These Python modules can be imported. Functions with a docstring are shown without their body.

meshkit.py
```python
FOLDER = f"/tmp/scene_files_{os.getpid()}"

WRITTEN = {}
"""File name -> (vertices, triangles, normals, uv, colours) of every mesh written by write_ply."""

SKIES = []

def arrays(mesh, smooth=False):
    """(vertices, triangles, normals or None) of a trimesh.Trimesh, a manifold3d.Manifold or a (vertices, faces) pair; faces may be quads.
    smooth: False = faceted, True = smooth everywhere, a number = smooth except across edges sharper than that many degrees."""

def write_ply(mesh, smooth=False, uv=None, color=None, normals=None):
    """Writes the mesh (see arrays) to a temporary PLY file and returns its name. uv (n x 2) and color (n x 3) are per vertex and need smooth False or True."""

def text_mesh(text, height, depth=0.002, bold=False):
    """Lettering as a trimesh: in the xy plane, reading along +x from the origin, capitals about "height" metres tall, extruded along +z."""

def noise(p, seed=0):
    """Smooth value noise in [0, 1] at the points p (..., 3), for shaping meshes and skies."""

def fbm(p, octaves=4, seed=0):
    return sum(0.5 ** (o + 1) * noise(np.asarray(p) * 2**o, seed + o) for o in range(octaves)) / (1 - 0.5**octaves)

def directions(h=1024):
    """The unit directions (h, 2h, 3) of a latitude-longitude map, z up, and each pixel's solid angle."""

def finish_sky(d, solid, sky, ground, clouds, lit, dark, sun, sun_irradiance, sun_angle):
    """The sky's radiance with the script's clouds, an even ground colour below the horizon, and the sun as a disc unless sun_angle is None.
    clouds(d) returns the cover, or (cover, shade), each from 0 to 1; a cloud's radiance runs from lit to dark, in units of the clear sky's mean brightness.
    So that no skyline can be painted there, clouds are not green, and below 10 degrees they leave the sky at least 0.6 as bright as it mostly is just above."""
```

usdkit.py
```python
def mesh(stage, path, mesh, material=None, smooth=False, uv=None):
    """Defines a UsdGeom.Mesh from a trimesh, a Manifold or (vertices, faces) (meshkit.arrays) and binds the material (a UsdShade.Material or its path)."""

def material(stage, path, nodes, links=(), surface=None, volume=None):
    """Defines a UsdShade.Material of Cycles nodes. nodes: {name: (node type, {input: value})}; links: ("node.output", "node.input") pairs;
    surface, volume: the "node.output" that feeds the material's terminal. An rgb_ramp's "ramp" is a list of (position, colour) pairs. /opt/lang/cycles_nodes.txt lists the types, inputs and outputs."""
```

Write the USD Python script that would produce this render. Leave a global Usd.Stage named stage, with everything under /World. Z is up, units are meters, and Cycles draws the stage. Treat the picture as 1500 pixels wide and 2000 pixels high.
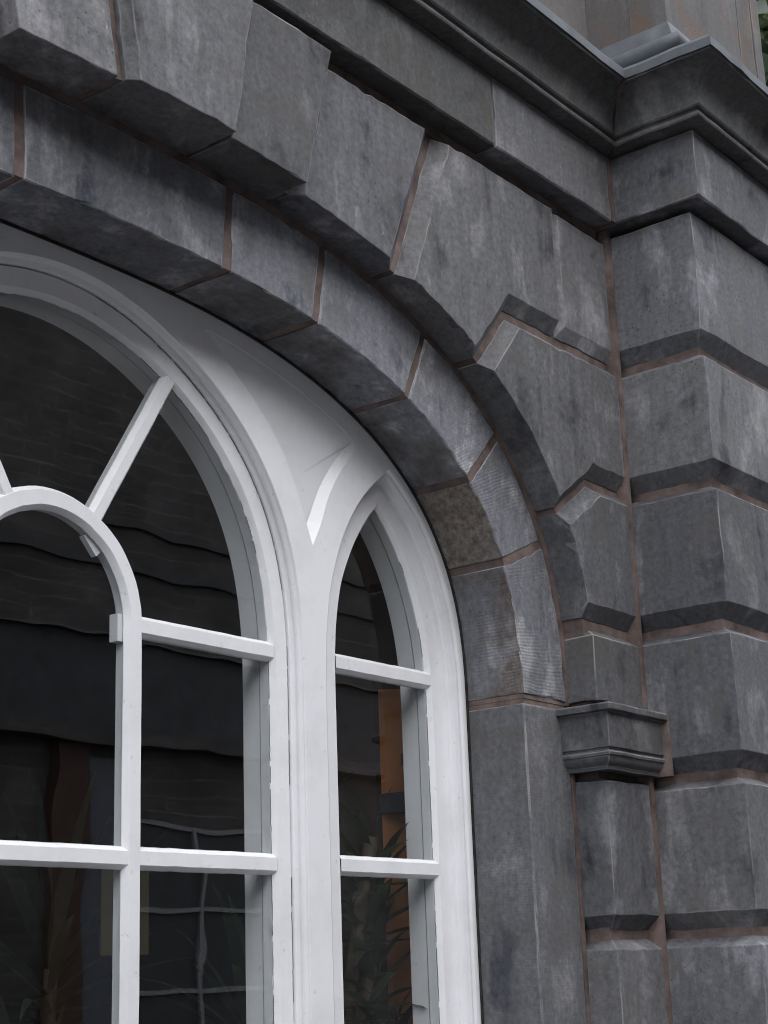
import math, random
import numpy as np, trimesh, shapely
from shapely.geometry import Polygon
import usdkit
from pxr import Usd, UsdGeom, UsdLux, UsdShade, Gf, Sdf

stage = Usd.Stage.CreateInMemory()
UsdGeom.SetStageUpAxis(stage, 'Z')
UsdGeom.Xform.Define(stage, '/World')
UsdGeom.Scope.Define(stage, '/World/Looks')
rnd = random.Random(7)
rng = np.random.default_rng(11)

# ------------------------------------------------------------------ camera, sky, light, exposure
EXPOSURE = 1.38
cam = UsdGeom.Camera.Define(stage, '/World/camera')
CR = np.array([[0.6190173445693138, -0.784639562498808, -0.03403357289552381],
               [0.19566141886553107, 0.19603893273510098, -0.9608773834468215],
               [0.7606143150703139, 0.58814070919616, 0.27487518967043084]])
CC = np.array([-2.02143286, -2.08937287, -0.6206794])
M = np.eye(4)
M[0, :3], M[1, :3], M[2, :3], M[3, :3] = CR[0], -CR[1], -CR[2], CC
cam.AddTransformOp().Set(Gf.Matrix4d(*M.ravel().tolist()))
cam.CreateHorizontalApertureAttr(36.0)
cam.CreateVerticalApertureAttr(48.0)
cam.CreateFocalLengthAttr(3147.74 / 1500 * 36.0)
cam.CreateClippingRangeAttr(Gf.Vec2f(0.05, 1000))
cam.CreateExposureAttr(EXPOSURE)

SUN_AZ, SUN_EL = math.radians(200), math.radians(46)      # azimuth from +y towards +x: the sun stands behind the cloud over the street
sky_mat = usdkit.material(stage, '/World/Looks/sky', {
    's': ('sky_texture', {'sky_type': 'single_scattering', 'sun_disc': False, 'sun_elevation': SUN_EL, 'sun_rotation': SUN_AZ}),
    'tc': ('texture_coordinate', {}),
    'mp': ('mapping', {'scale': (1.0, 1.0, 2.2)}),
    'n': ('noise_texture', {'scale': 2.2, 'detail': 6.0, 'roughness': 0.55}),
    'r': ('rgb_ramp', {'ramp': [(0.3, (4.0, 4.2, 4.65)), (0.7, (6.4, 6.55, 7.0))]}),
    'cv': ('map_range', {'from_min': 0.25, 'from_max': 0.6, 'to_min': 0.72, 'to_max': 1.0, 'clamp': True}),
    'm': ('mix_color', {'use_clamp': False}),
    'b': ('background_shader', {'strength': 0.15}),
}, [('tc.generated', 'mp.vector'), ('mp.vector', 'n.vector'), ('n.fac', 'r.fac'), ('n.fac', 'cv.value'), ('cv.result', 'm.fac'), ('s.color', 'm.a'), ('r.color', 'm.b'), ('m.result', 'b.color')], surface='b.background')
dome = UsdLux.DomeLight.Define(stage, '/World/sky')
UsdShade.MaterialBindingAPI.Apply(dome.GetPrim()).Bind(sky_mat)
dome.GetPrim().SetCustomDataByKey('kind', 'structure')
dome.GetPrim().SetCustomDataByKey('label', 'overcast pale grey sky over the street')
sun = UsdLux.DistantLight.Define(stage, '/World/sun')
sun.CreateIntensityAttr(0.20)
sun.CreateAngleAttr(55.0)
sun.CreateColorAttr(Gf.Vec3f(1.0, 0.98, 0.95))
sun.CreateNormalizeAttr(True)
to_sun = np.array([math.sin(SUN_AZ) * math.cos(SUN_EL), math.cos(SUN_AZ) * math.cos(SUN_EL), math.sin(SUN_EL)])
zax = to_sun; xax = np.cross([0, 0, 1], zax); xax /= np.linalg.norm(xax); yax = np.cross(zax, xax)
SM = np.eye(4); SM[0, :3], SM[1, :3], SM[2, :3] = xax, yax, zax
sun.AddTransformOp().Set(Gf.Matrix4d(*SM.ravel().tolist()))

# ------------------------------------------------------------------ scene helpers
used = {}
def path_for(parent, name):
    k = (parent, name)
    n = used.get(k, 0); used[k] = n + 1
    return f'{parent}/{name}' + (f'_{n:03d}' if n else '')
def tag(prim, label=None, cat=None, group=None, kind=None):
    for k, v in (('label', label), ('category', cat), ('group', group), ('kind', kind)):
        if v: prim.SetCustomDataByKey(k, v)
def holder(name, parent='/World', loc=None, **kw):
    p = path_for(parent, name)
    x = UsdGeom.Xform.Define(stage, p)
    if loc is not None: x.AddTranslateOp().Set(Gf.Vec3d(*map(float, loc)))
    tag(x.GetPrim(), **kw)
    return p
def obj(name, mesh, mat, parent='/World', smooth=30, **kw):
    p = path_for(parent, name)
    if smooth == 30: smooth = 15 if name in ('stone', 'voussoir', 'keystone', 'frame_moulding', 'sash', 'glazing_bar', 'arched_glazing_bar', 'spandrel_panel') else 30
    if isinstance(mesh, (list,)): mesh = trimesh.util.concatenate(mesh)
    m = usdkit.mesh(stage, p, mesh, mat, smooth=smooth)
    m.CreateDoubleSidedAttr(True)
    tag(m.GetPrim(), **kw)
    return p
def tri2d(poly):
    """(n,2) simple polygon -> triangles"""
    v, f = trimesh.creation.triangulate_polygon(Polygon(poly), engine='earcut')
    if len(v) == len(poly):
        # map back to the given order
        d = ((v[:, None, :] - poly[None, :, :]) ** 2).sum(-1); idx = d.argmin(1)
        return idx[f]
    d = ((v[:, None, :] - poly[None, :, :]) ** 2).sum(-1); idx = d.argmin(1)
    return idx[f]
def box(x0, x1, y0, y1, z0, z1):
    b = trimesh.creation.box((x1 - x0, y1 - y0, z1 - z0)); b.apply_translation(((x0 + x1) / 2, (y0 + y1) / 2, (z0 + z1) / 2)); return b
def fix(m):
    m.merge_vertices(); trimesh.repair.fix_normals(m); return m
def stack(rings, caps=True):
    """rings: list of (n,3) closed loops joined one to the next."""
    n = len(rings[0]); V = np.vstack(rings); F = []
    for r in range(len(rings) - 1):
        for i in range(n):
            a, b = r * n + i, r * n + (i + 1) % n
            F += [(a, b, b + n), (a, b + n, a + n)]
    return V, F, n
def inset(P, d):
    """move the edge i (P[i]->P[i+1]) of a CCW polygon inwards by d[i]."""
    P = np.asarray(P, float); N = len(P); d = np.asarray(d, float)
    e = np.roll(P, -1, 0) - P
    e /= np.maximum(np.linalg.norm(e, axis=1, keepdims=True), 1e-12)
    nrm = np.stack([-e[:, 1], e[:, 0]], 1)          # inward for CCW
    out = P.copy()
    for i in range(N):
        n1, n2, d1, d2 = nrm[i - 1], nrm[i], d[i - 1], d[i]
        c = n1 @ n2
        if c > 0.985:
            m = n1 + n2; m /= np.linalg.norm(m); out[i] += m * (d1 + d2) / 2
        else:
            out[i] += np.linalg.solve(np.stack([n1, n2]), [d1, d2])
    return out
def densify(edges, step=0.03):
    """edges: [(pts, gap, bevel)] consecutive open polylines -> points, gaps, bevels (per edge)"""
    P, G, B, R = [], [], [], []
    for pts, g, b in edges:
        pts = np.asarray(pts, float); R.append((len(P), len(pts) == 2))
        for a, c in zip(pts[:-1], pts[1:]):
            if np.linalg.norm(c - a) < 1e-5: continue
            k = max(1, int(np.linalg.norm(c - a) / step))
            for j in range(k):
                P.append(a + (c - a) * j / k); G.append(g); B.append(b)
    return np.array(P), np.array(G), np.array(B), R
def block(edges, yb, ym, yf, jit=0.0009, mirror=None, tilt=0.0015, cap_back=False):
    P, G, B, R = densify(edges)
    def even(Q):                                         # spread the points of a straight edge between its two moved corners
        for (a, straight), (b, _) in zip(R, R[1:] + R[:1]):
            b = b if b > a else b + len(P)
            if straight:
                for j in range(a + 1, b): Q[j % len(P)] = Q[a] + (Q[b % len(P)] - Q[a]) * (j - a) / (b - a)
        return Q
    o = even(inset(P, G))
    f = even(inset(o, B * 1.0))
    N = len(P)
    for i in range(N):                                   # where a bevelled edge meets a plain curved edge, slide the curve's near points along
        for sgn, eb, ez in ((1, i - 1, i), (-1, i, i - 1)):
            if B[eb] > 0.004 and B[ez] == 0:
                a = o[(i - 1) % N] if sgn == 1 else o[i]; b = o[i] if sgn == 1 else o[(i + 1) % N]
                d = (b - a) / np.linalg.norm(b - a); nr = np.array([-d[1], d[0]]); bad = []
                j = (i + sgn) % N
                while len(bad) < 12 and (f[j] - a) @ nr < B[eb] + 0.004 and abs(B[j if sgn == 1 else j - 1]) < 1e-9: bad.append(j); j = (j + sgn) % N
                for q, jj in enumerate(bad): f[jj] = f[i] + (f[j] - f[i]) * (q + 1) / (len(bad) + 1)
    wob = np.convolve(np.tile(rng.normal(0, 0.0024, N), 3), [0.25, 0.5, 0.25], 'same')[N:2 * N]; cen = o.mean(0)
    chip = (rng.random(N) < 0.08) * rng.uniform(0.002, 0.008, N); j1, j2 = rng.normal(0, jit, o.shape), rng.normal(0, jit, f.shape)
    for amp in (1.0, 0.5, 0.25, 0.0):
        o2 = o + amp * ((cen - o) / np.linalg.norm(cen - o, axis=1, keepdims=True) * np.abs(wob)[:, None] * (G > 0.001)[:, None] + j1)
        f2 = f + amp * ((cen - f) / np.linalg.norm(cen - f, axis=1, keepdims=True) * (chip + np.abs(wob) * 0.35)[:, None] + j2)
        if Polygon(f2).is_valid and Polygon(o2).is_valid: break
    else: print('folded block', edges[0][0][:2].tolist())
    o, f = o2, f2
    tl = rng.normal(0, tilt, 2); c = f.mean(0)
    yy = yf + (f - c) @ tl
    rings = [np.column_stack([o[:, 0], np.full(len(o), y), o[:, 1]]) for y in (yb, ym)] + [np.column_stack([f[:, 0], yy, f[:, 1]])]
    V, F, n = stack(rings)
    t = tri2d(f)
    F = F + [tuple(2 * n + x) for x in t] + [tuple(x[::-1]) for x in tri2d(o)]
    m = trimesh.Trimesh(V, np.array(F), process=False)
    if mirror is not None: m = mirrored(m, mirror)
    return fix(m)
def mirrored(m, xm):
    m = m.copy(); v = m.vertices.copy(); v[:, 0] = 2 * xm - v[:, 0]
    return trimesh.Trimesh(v, m.faces[:, ::-1], process=False)
def loft(plan, vec, levels, jit=0.0009, step=0.035):
    """plan: CCW (n,2) xy corners; vec: how a corner moves for an inset of one; levels: [(z, inset)]"""
    plan = np.asarray(plan, float); vec = np.asarray(vec, float); n0 = len(plan)
    pp, vv = [], []
    for i in range(n0):
        a, b = plan[i], plan[(i + 1) % n0]; k = max(1, min(14, int(np.linalg.norm(b - a) / step)))
        for j in range(k):
            t = j / k; pp.append(a * (1 - t) + b * t); vv.append(vec[i] * (1 - t) + vec[(i + 1) % n0] * t)
    pp, vv = np.array(pp), np.array(vv); lv = []
    for (z0, i0), (z1, i1) in zip(levels[:-1], levels[1:]):
        k = max(1, int((z1 - z0) / 0.05)) if abs(i1 - i0) < 1e-6 else 1
        for j in range(k): lv.append((z0 + (z1 - z0) * j / k, i0 + (i1 - i0) * j / k))
    lv.append(levels[-1])
    rings = []
    for z, i in lv:
        q = pp + vv * i + rng.normal(0, jit, pp.shape)
        cor = (np.abs(vv).sum(1) > 1.99)[:, None]; q = q + vv * cor * ((rng.random((len(q), 1)) < 0.3) * rng.uniform(0.001, 0.005, (len(q), 1)))
        rings.append(np.column_stack([q, z + rng.normal(0, jit, len(q))]))
    V, F, n = stack(rings); t = tri2d(rings[0][:, :2]); L = (len(rings) - 1) * n; t2 = tri2d(rings[-1][:, :2])
    F = F + [tuple(x[::-1]) for x in t] + [tuple(L + x) for x in t2]
    return fix(trimesh.Trimesh(V, np.array(F), process=False))
def sweep(path, vec, prof, step=0.05, jit=0.0009):
    """profile (p,z) closed polygon along a plan path; a path point moves by vec*p"""
    path, vec, prof = np.asarray(path, float), np.asarray(vec, float), np.asarray(prof, float)
    pts, vs = [], []
    for i in range(len(path) - 1):
        k = max(1, min(40, int(np.linalg.norm(path[i + 1] - path[i]) / step)))
        for j in range(k):
            t = j / k; pts.append(path[i] * (1 - t) + path[i + 1] * t); vs.append(vec[i] * (1 - t) + vec[i + 1] * t)
    pts.append(path[-1]); vs.append(vec[-1])
    rings = []
    for q, v in zip(pts, vs):
        r = np.array([[q[0] + v[0] * p, q[1] + v[1] * p, z] for p, z in prof]); r += rng.normal(0, jit, 3); rings.append(r)
    V, F, n = stack(rings); t = tri2d(prof); L = (len(rings) - 1) * n
    F = F + [tuple(x) for x in t] + [tuple(L + x[::-1]) for x in t]
    return fix(trimesh.Trimesh(V, np.array(F), process=False))
def plate(poly, y0, y1):
    """shapely polygon in (x,z) -> slab between the depths y0 and y1"""
    out = []
    for g in getattr(poly, 'geoms', [poly]):
        if g.area < 1e-7: continue
        m = trimesh.creation.extrude_polygon(g, y1 - y0, engine='earcut')
        v = m.vertices; m = trimesh.Trimesh(np.column_stack([v[:, 0], y1 - v[:, 2], v[:, 1]]), m.faces, process=False)
        out.append(m)
    return fix(trimesh.util.concatenate(out))
def strip(line, prof, closed=False):
    """moulding: offsets (o, y) along an open or closed polyline in (x,z); positive o to the left of the line's direction"""
    L = np.asarray(line, float)
    if closed: e = np.roll(L, -1, 0) - np.roll(L, 1, 0)
    else: e = np.gradient(L, axis=0)
    e /= np.linalg.norm(e, axis=1, keepdims=True); nr = np.stack([-e[:, 1], e[:, 0]], 1)
    V, F = [], []; k = len(prof); N = len(L)
    for o, y in prof:
        q = L + nr * o; V.append(np.column_stack([q[:, 0], np.full(N, y), q[:, 1]]))
    V = np.vstack(V)
    for r in range(k - 1):
        for i in range(N if closed else N - 1):
            a, b = r * N + i, r * N + (i + 1) % N
            F += [(a, b, b + N), (a, b + N, a + N)]
    return trimesh.Trimesh(V, np.array(F), process=False)

# ------------------------------------------------------------------ materials
def stone(name, dark, mid, light, streak=1.0, tool=None, flecks=0.5, rust=0.0, grain=1.0, warm=(0.10, 0.095, 0.085), soffit=None):
    n = {
        'g': ('geometry', {}), 'oi': ('object_info', {}),
        'sh': ('vector_math', {'math_type': 'multiply_add'}), 'cx': ('combine_xyz', {}),
        'rs': ('math', {'math_type': 'multiply', 'value2': 37.0}),
        'add': ('vector_math', {'math_type': 'add'}),
        'ms': ('mapping', {'scale': (8.0, 8.0, 2.1)}), 'ns': ('noise_texture', {'scale': 1.0, 'detail': 8.0, 'roughness': 0.6, 'distortion': 0.6}),
        'nb': ('noise_texture', {'scale': 5.0, 'detail': 9.0, 'roughness': 0.66, 'distortion': 0.35}),
        'nf': ('noise_texture', {'scale': 70.0, 'detail': 8.0, 'roughness': 0.78}),
        'ms2': ('mapping', {'scale': (42.0, 42.0, 3.2)}), 'ns2': ('noise_texture', {'scale': 1.0, 'detail': 5.0, 'roughness': 0.65}), 'rs2': ('rgb_ramp', {'ramp': [(0.3, (0.62, 0.62, 0.63)), (0.5, (1, 1, 1)), (0.7, (1.42, 1.42, 1.42))]}), 'm2': ('mix_color', {'blend_type': 'multiply', 'fac': 0.32 * grain, 'use_clamp': False}),
        'mf': ('mapping', {'scale': (75.0, 75.0, 30.0)}), 'nfl': ('noise_texture', {'scale': 1.0, 'detail': 3.0, 'roughness': 0.7}),
        'rfl': ('rgb_ramp', {'ramp': [(0.66, (0, 0, 0)), (0.80, (1, 1, 1))]}),
        'nm': ('noise_texture', {'scale': 2.6, 'detail': 2.0}),
        'rm': ('rgb_ramp', {'ramp': [(0.48, (0, 0, 0)), (0.68, (1, 1, 1))]}),
        'flm': ('math', {'math_type': 'multiply'}), 'fla': ('math', {'math_type': 'multiply', 'value2': flecks}),
        'mx': ('mix_float', {'fac': 0.5}),
        'rr': ('rgb_ramp', {'ramp': [(0.365, dark), (0.45, mid), (0.53, mid), (0.61, light)]}),
        'ng': ('mix_color', {'blend_type': 'multiply', 'fac': 0.7 * grain, 'use_clamp': False}), 'rg': ('rgb_ramp', {'ramp': [(0.3, (0.42, 0.42, 0.42)), (0.7, (1.5, 1.5, 1.5))]}),
        'mfl': ('mix_color', {'b': tuple(min(1, c * 2.6) for c in light)}),
        'nw': ('noise_texture', {'scale': 6.0, 'detail': 4.0, 'distortion': 1.0}), 'rw': ('rgb_ramp', {'ramp': [(0.52, (0, 0, 0)), (0.72, (0.6, 0.6, 0.6))]}),
        'mw': ('mix_color', {'b': warm}), 'vp': ('voronoi_texture', {'scale': 48.0, 'randomness': 1.0}), 'rp_': ('rgb_ramp', {'ramp': [(0.07, (0.32, 0.32, 0.32)), (0.16, (1, 1, 1))]}), 'mpit': ('mix_color', {'blend_type': 'multiply'}), 'rmp': ('map_range', {'from_min': 0.5, 'from_max': 0.62, 'to_min': 0.0, 'to_max': 0.8, 'clamp': True}), 'rem': ('map_range', {'from_min': 0.42, 'from_max': 0.64, 'to_min': 0.05, 'to_max': 1.0, 'clamp': True}),
        'or': ('map_range', {'from_min': 0.0, 'from_max': 1.0, 'to_min': 0.74, 'to_max': 1.24}),
        'mo': ('vector_math', {'math_type': 'scale'}),
        'bv': ('bevel', {'radius': 0.005, 'samples': 4}),
        'dt': ('vector_math', {'math_type': 'dot_product'}), 're': ('map_range', {'from_min': 0.998, 'from_max': 0.92, 'to_min': 0.0, 'to_max': 1.05, 'clamp': True}),
        'em': ('math', {'math_type': 'multiply'}),
        'me': ('mix_color', {'b': tuple(min(1, c * 1.9) for c in light)}),
        'h': ('math', {'math_type': 'multiply_add', 'value2': 0.5}),
        'bp': ('bump', {'strength': 0.55, 'distance': 0.0035}),
        'p': ('principled_bsdf', {'roughness': 0.78, 'specular_ior_level': 0.32}),
    }
    l = [('oi.random', 'rs.value1'), ('rs.value', 'cx.x'), ('rs.value', 'cx.z'), ('g.position', 'add.vector1'), ('cx.vector', 'add.vector2'),
         ('add.vector', 'ms.vector'), ('ms.vector', 'ns.vector'), ('add.vector', 'nb.vector'), ('add.vector', 'nf.vector'), ('add.vector', 'mf.vector'), ('mf.vector', 'nfl.vector'),
         ('nfl.fac', 'rfl.fac'), ('add.vector', 'nm.vector'), ('nm.fac', 'rm.fac'), ('rfl.color', 'flm.value1'), ('rm.color', 'flm.value2'), ('flm.value', 'fla.value1'),
         ('ns.fac', 'mx.a'), ('nb.fac', 'mx.b'), ('mx.result', 'rr.fac'), ('add.vector', 'ms2.vector'), ('ms2.vector', 'ns2.vector'), ('ns2.fac', 'rs2.fac'), ('rr.color', 'm2.a'), ('rs2.color', 'm2.b'), ('m2.result', 'ng.a'), ('nf.fac', 'rg.fac'), ('rg.color', 'ng.b'),
         ('ng.result', 'mfl.a'), ('fla.value', 'mfl.fac'), ('add.vector', 'nw.vector'), ('nw.fac', 'rw.fac'), ('mfl.result', 'mw.a'), ('rw.color', 'mw.fac'),
         ('oi.random', 'or.value'), ('add.vector', 'vp.vector'), ('vp.distance', 'rp_.fac'), ('nm.fac', 'rmp.value'), ('rmp.result', 'mpit.fac'), ('mw.result', 'mpit.a'), ('rp_.color', 'mpit.b'), ('mpit.result', 'mo.vector1'), ('nw.fac', 'rem.value'), ('or.result', 'mo.scale'),
         ('bv.bevel', 'dt.vector1'), ('g.normal', 'dt.vector2'), ('dt.value', 're.value'), ('re.result', 'em.value1'), ('rem.result', 'em.value2'), ('mo.vector', 'me.a'), ('em.value', 'me.fac'), ('me.result', 'p.base_color'),
         ('nf.fac', 'h.value1'), ('ns.fac', 'h.value3'), ('h.value', 'bp.height'), ('bv.bevel', 'bp.normal'), ('bp.normal', 'p.normal')]
    del n['sh']
    n['mx'][1]['fac'] = 0.5 if streak >= 1 else 0.72
    if tool:                                              # fine chisel lines running across the arch band or the jamb
        n.update({'sx': ('separate_xyz', {}), 'wn': ('noise_texture', {'scale': 9.0, 'detail': 2.0}), 'sn': ('math', {'math_type': 'sine'}), 'ht': ('math', {'math_type': 'multiply_add'}), 'tm': ('map_range', {'from_min': 0.42, 'from_max': 0.68, 'to_min': 0.0, 'to_max': 0.17 if tool == 'radial' else 0.07, 'clamp': True})})
        l += [('g.position', 'sx.vector'), ('g.position', 'wn.vector')]
        if tool == 'radial':
            n.update({'dx': ('math', {'math_type': 'add', 'value2': 0.08}), 'at': ('math', {'math_type': 'arctan2'}), 'fr': ('math', {'math_type': 'multiply', 'value2': 1000.0}), 'wv': ('math', {'math_type': 'multiply_add', 'value2': 14.0})})
            l += [('sx.x', 'dx.value1'), ('sx.z', 'at.value1'), ('dx.value', 'at.value2'), ('at.value', 'fr.value1'), ('wn.fac', 'wv.value1'), ('fr.value', 'wv.value3'), ('wv.value', 'sn.value1')]
        else:
            n.update({'fr': ('math', {'math_type': 'multiply', 'value2': 900.0}), 'wv': ('math', {'math_type': 'multiply_add', 'value2': 14.0})})
            l += [('sx.z', 'fr.value1'), ('wn.fac', 'wv.value1'), ('fr.value', 'wv.value3'), ('wv.value', 'sn.value1')]
        l.remove(('h.value', 'bp.height'))
        l += [('nb.fac', 'tm.value'), ('tm.result', 'ht.value2'), ('sn.value', 'ht.value1'), ('h.value', 'ht.value3'), ('ht.value', 'bp.height')]
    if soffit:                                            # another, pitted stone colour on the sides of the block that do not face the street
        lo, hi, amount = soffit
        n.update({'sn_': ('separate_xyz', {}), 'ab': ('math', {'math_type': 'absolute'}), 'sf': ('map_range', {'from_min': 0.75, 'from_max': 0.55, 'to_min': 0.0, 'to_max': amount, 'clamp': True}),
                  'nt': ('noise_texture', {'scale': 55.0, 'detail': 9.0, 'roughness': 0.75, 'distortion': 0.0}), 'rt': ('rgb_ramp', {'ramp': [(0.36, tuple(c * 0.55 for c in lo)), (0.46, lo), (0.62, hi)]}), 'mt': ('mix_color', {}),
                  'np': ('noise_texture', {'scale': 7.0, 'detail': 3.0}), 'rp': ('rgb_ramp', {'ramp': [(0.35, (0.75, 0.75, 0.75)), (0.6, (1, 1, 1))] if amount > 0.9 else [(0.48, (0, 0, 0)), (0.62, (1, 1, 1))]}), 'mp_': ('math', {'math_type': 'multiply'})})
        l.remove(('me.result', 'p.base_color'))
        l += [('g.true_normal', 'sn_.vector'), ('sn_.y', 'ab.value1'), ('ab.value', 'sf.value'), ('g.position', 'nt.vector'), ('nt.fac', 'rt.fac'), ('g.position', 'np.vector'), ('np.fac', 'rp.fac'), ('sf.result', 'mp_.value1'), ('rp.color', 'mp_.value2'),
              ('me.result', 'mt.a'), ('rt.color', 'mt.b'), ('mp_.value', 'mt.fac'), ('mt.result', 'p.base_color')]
    return usdkit.material(stage, f'/World/Looks/{name}', n, l, surface='p.BSDF')
def plain(name, col, rough=0.6, spec=0.4, var=0.15, scale=5.0, bump=0.0, bscale=60.0, stretch=(1, 1, 1), metallic=0.0):
    lo = tuple(c * (1 - var) for c in col); hi = tuple(min(1, c * (1 + var)) for c in col)
    n = {'g': ('geometry', {}), 'mp': ('mapping', {'scale': stretch}), 'n': ('noise_texture', {'scale': scale, 'detail': 6.0, 'roughness': 0.6}), 'r': ('rgb_ramp', {'ramp': [(0.3, lo), (0.7, hi)]}),
         'p': ('principled_bsdf', {'roughness': rough, 'specular_ior_level': spec, 'metallic': metallic})}
    l = [('g.position', 'mp.vector'), ('mp.vector', 'n.vector'), ('n.fac', 'r.fac'), ('r.color', 'p.base_color')]
    if bump:
        n['nb'] = ('noise_texture', {'scale': bscale, 'detail': 4.0}); n['bp'] = ('bump', {'strength': bump, 'distance': 0.003})
        l += [('mp.vector', 'nb.vector'), ('nb.fac', 'bp.height'), ('bp.normal', 'p.normal')]
    return usdkit.material(stage, f'/World/Looks/{name}', n, l, surface='p.BSDF')

S_WALL = stone('dark_limestone', (0.044, 0.044, 0.049), (0.124, 0.1235, 0.129), (0.220, 0.218, 0.226))
S_WALL2 = stone('bluish_limestone', (0.034, 0.035, 0.043), (0.111, 0.1115, 0.120), (0.215, 0.215, 0.228))
S_RING = stone('tooled_limestone', (0.048, 0.051, 0.066), (0.160, 0.162, 0.177), (0.33, 0.33, 0.345), tool='radial', flecks=0.7)
_ring = ((0.048, 0.051, 0.066), (0.160, 0.162, 0.177), (0.33, 0.33, 0.345))
S_RINGT = stone('tooled_limestone_tan_inside', *_ring, tool='radial', flecks=0.7, soffit=((0.140, 0.116, 0.094), (0.275, 0.235, 0.192), 0.95))
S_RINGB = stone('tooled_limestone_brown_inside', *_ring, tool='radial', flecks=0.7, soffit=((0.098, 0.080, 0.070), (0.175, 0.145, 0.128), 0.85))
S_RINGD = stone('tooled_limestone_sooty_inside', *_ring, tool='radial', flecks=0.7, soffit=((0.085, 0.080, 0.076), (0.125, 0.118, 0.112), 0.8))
S_JAMB = stone('tooled_jamb_limestone', (0.060, 0.063, 0.076), (0.132, 0.133, 0.142), (0.215, 0.213, 0.222), tool='level', flecks=0.4)
S_TAN = stone('weathered_tan_stone', (0.075, 0.062, 0.048), (0.150, 0.128, 0.100), (0.25, 0.22, 0.175), flecks=0.8, warm=(0.16, 0.10, 0.07))
S_CORN = stone('sooty_limestone', (0.042, 0.041, 0.042), (0.096, 0.095, 0.095), (0.150, 0.148, 0.148), warm=(0.085, 0.082, 0.06))
S_UP = stone('pale_rendered_stone', (0.085, 0.078, 0.074), (0.125, 0.117, 0.113), (0.155, 0.147, 0.145), grain=0.45, flecks=0.2, warm=(0.16, 0.10, 0.07), streak=1)
MORTAR = plain('brown_mortar', (0.142, 0.107, 0.095), 0.9, 0.2, 0.5, 14.0, 0.5, 160.0)
LEAD = plain('grey_lead', (0.088, 0.096, 0.106), 0.6, 0.4, 0.35, 9.0, 0.25, 50.0)
PAINT_N = {
    'g': ('geometry', {}), 'n': ('noise_texture', {'scale': 5.0, 'detail': 8.0, 'roughness': 0.7}), 'r': ('rgb_ramp', {'ramp': [(0.30, (0.71, 0.705, 0.71)), (0.55, (0.80, 0.80, 0.815))]}),
    'mp': ('mapping', {'scale': (60.0, 60.0, 9.0)}), 'nb': ('noise_texture', {'scale': 1.0, 'detail': 3.0}),
    'nd': ('noise_texture', {'scale': 46.0, 'detail': 5.0, 'roughness': 0.7}), 'rd': ('rgb_ramp', {'ramp': [(0.64, (0, 0, 0)), (0.76, (0.6, 0.6, 0.6))]}), 'md': ('mix_color', {'b': (0.30, 0.28, 0.26)}),
    'bp': ('bump', {'strength': 0.3, 'distance': 0.002}),
    'p': ('principled_bsdf', {'roughness': 0.33, 'specular_ior_level': 0.5})}
WHITE = usdkit.material(stage, '/World/Looks/white_gloss_paint', PAINT_N, [('g.position', 'n.vector'), ('n.fac', 'r.fac'), ('g.position', 'mp.vector'), ('mp.vector', 'nb.vector'), ('g.position', 'nd.vector'), ('nd.fac', 'rd.fac'), ('r.color', 'md.a'), ('rd.color', 'md.fac'), ('md.result', 'p.base_color'), ('nb.fac', 'bp.height'), ('bp.normal', 'p.normal')], surface='p.BSDF')
CAULK = plain('dark_gap', (0.035, 0.033, 0.033), 0.9, 0.1, 0.4, 60.0)
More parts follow.
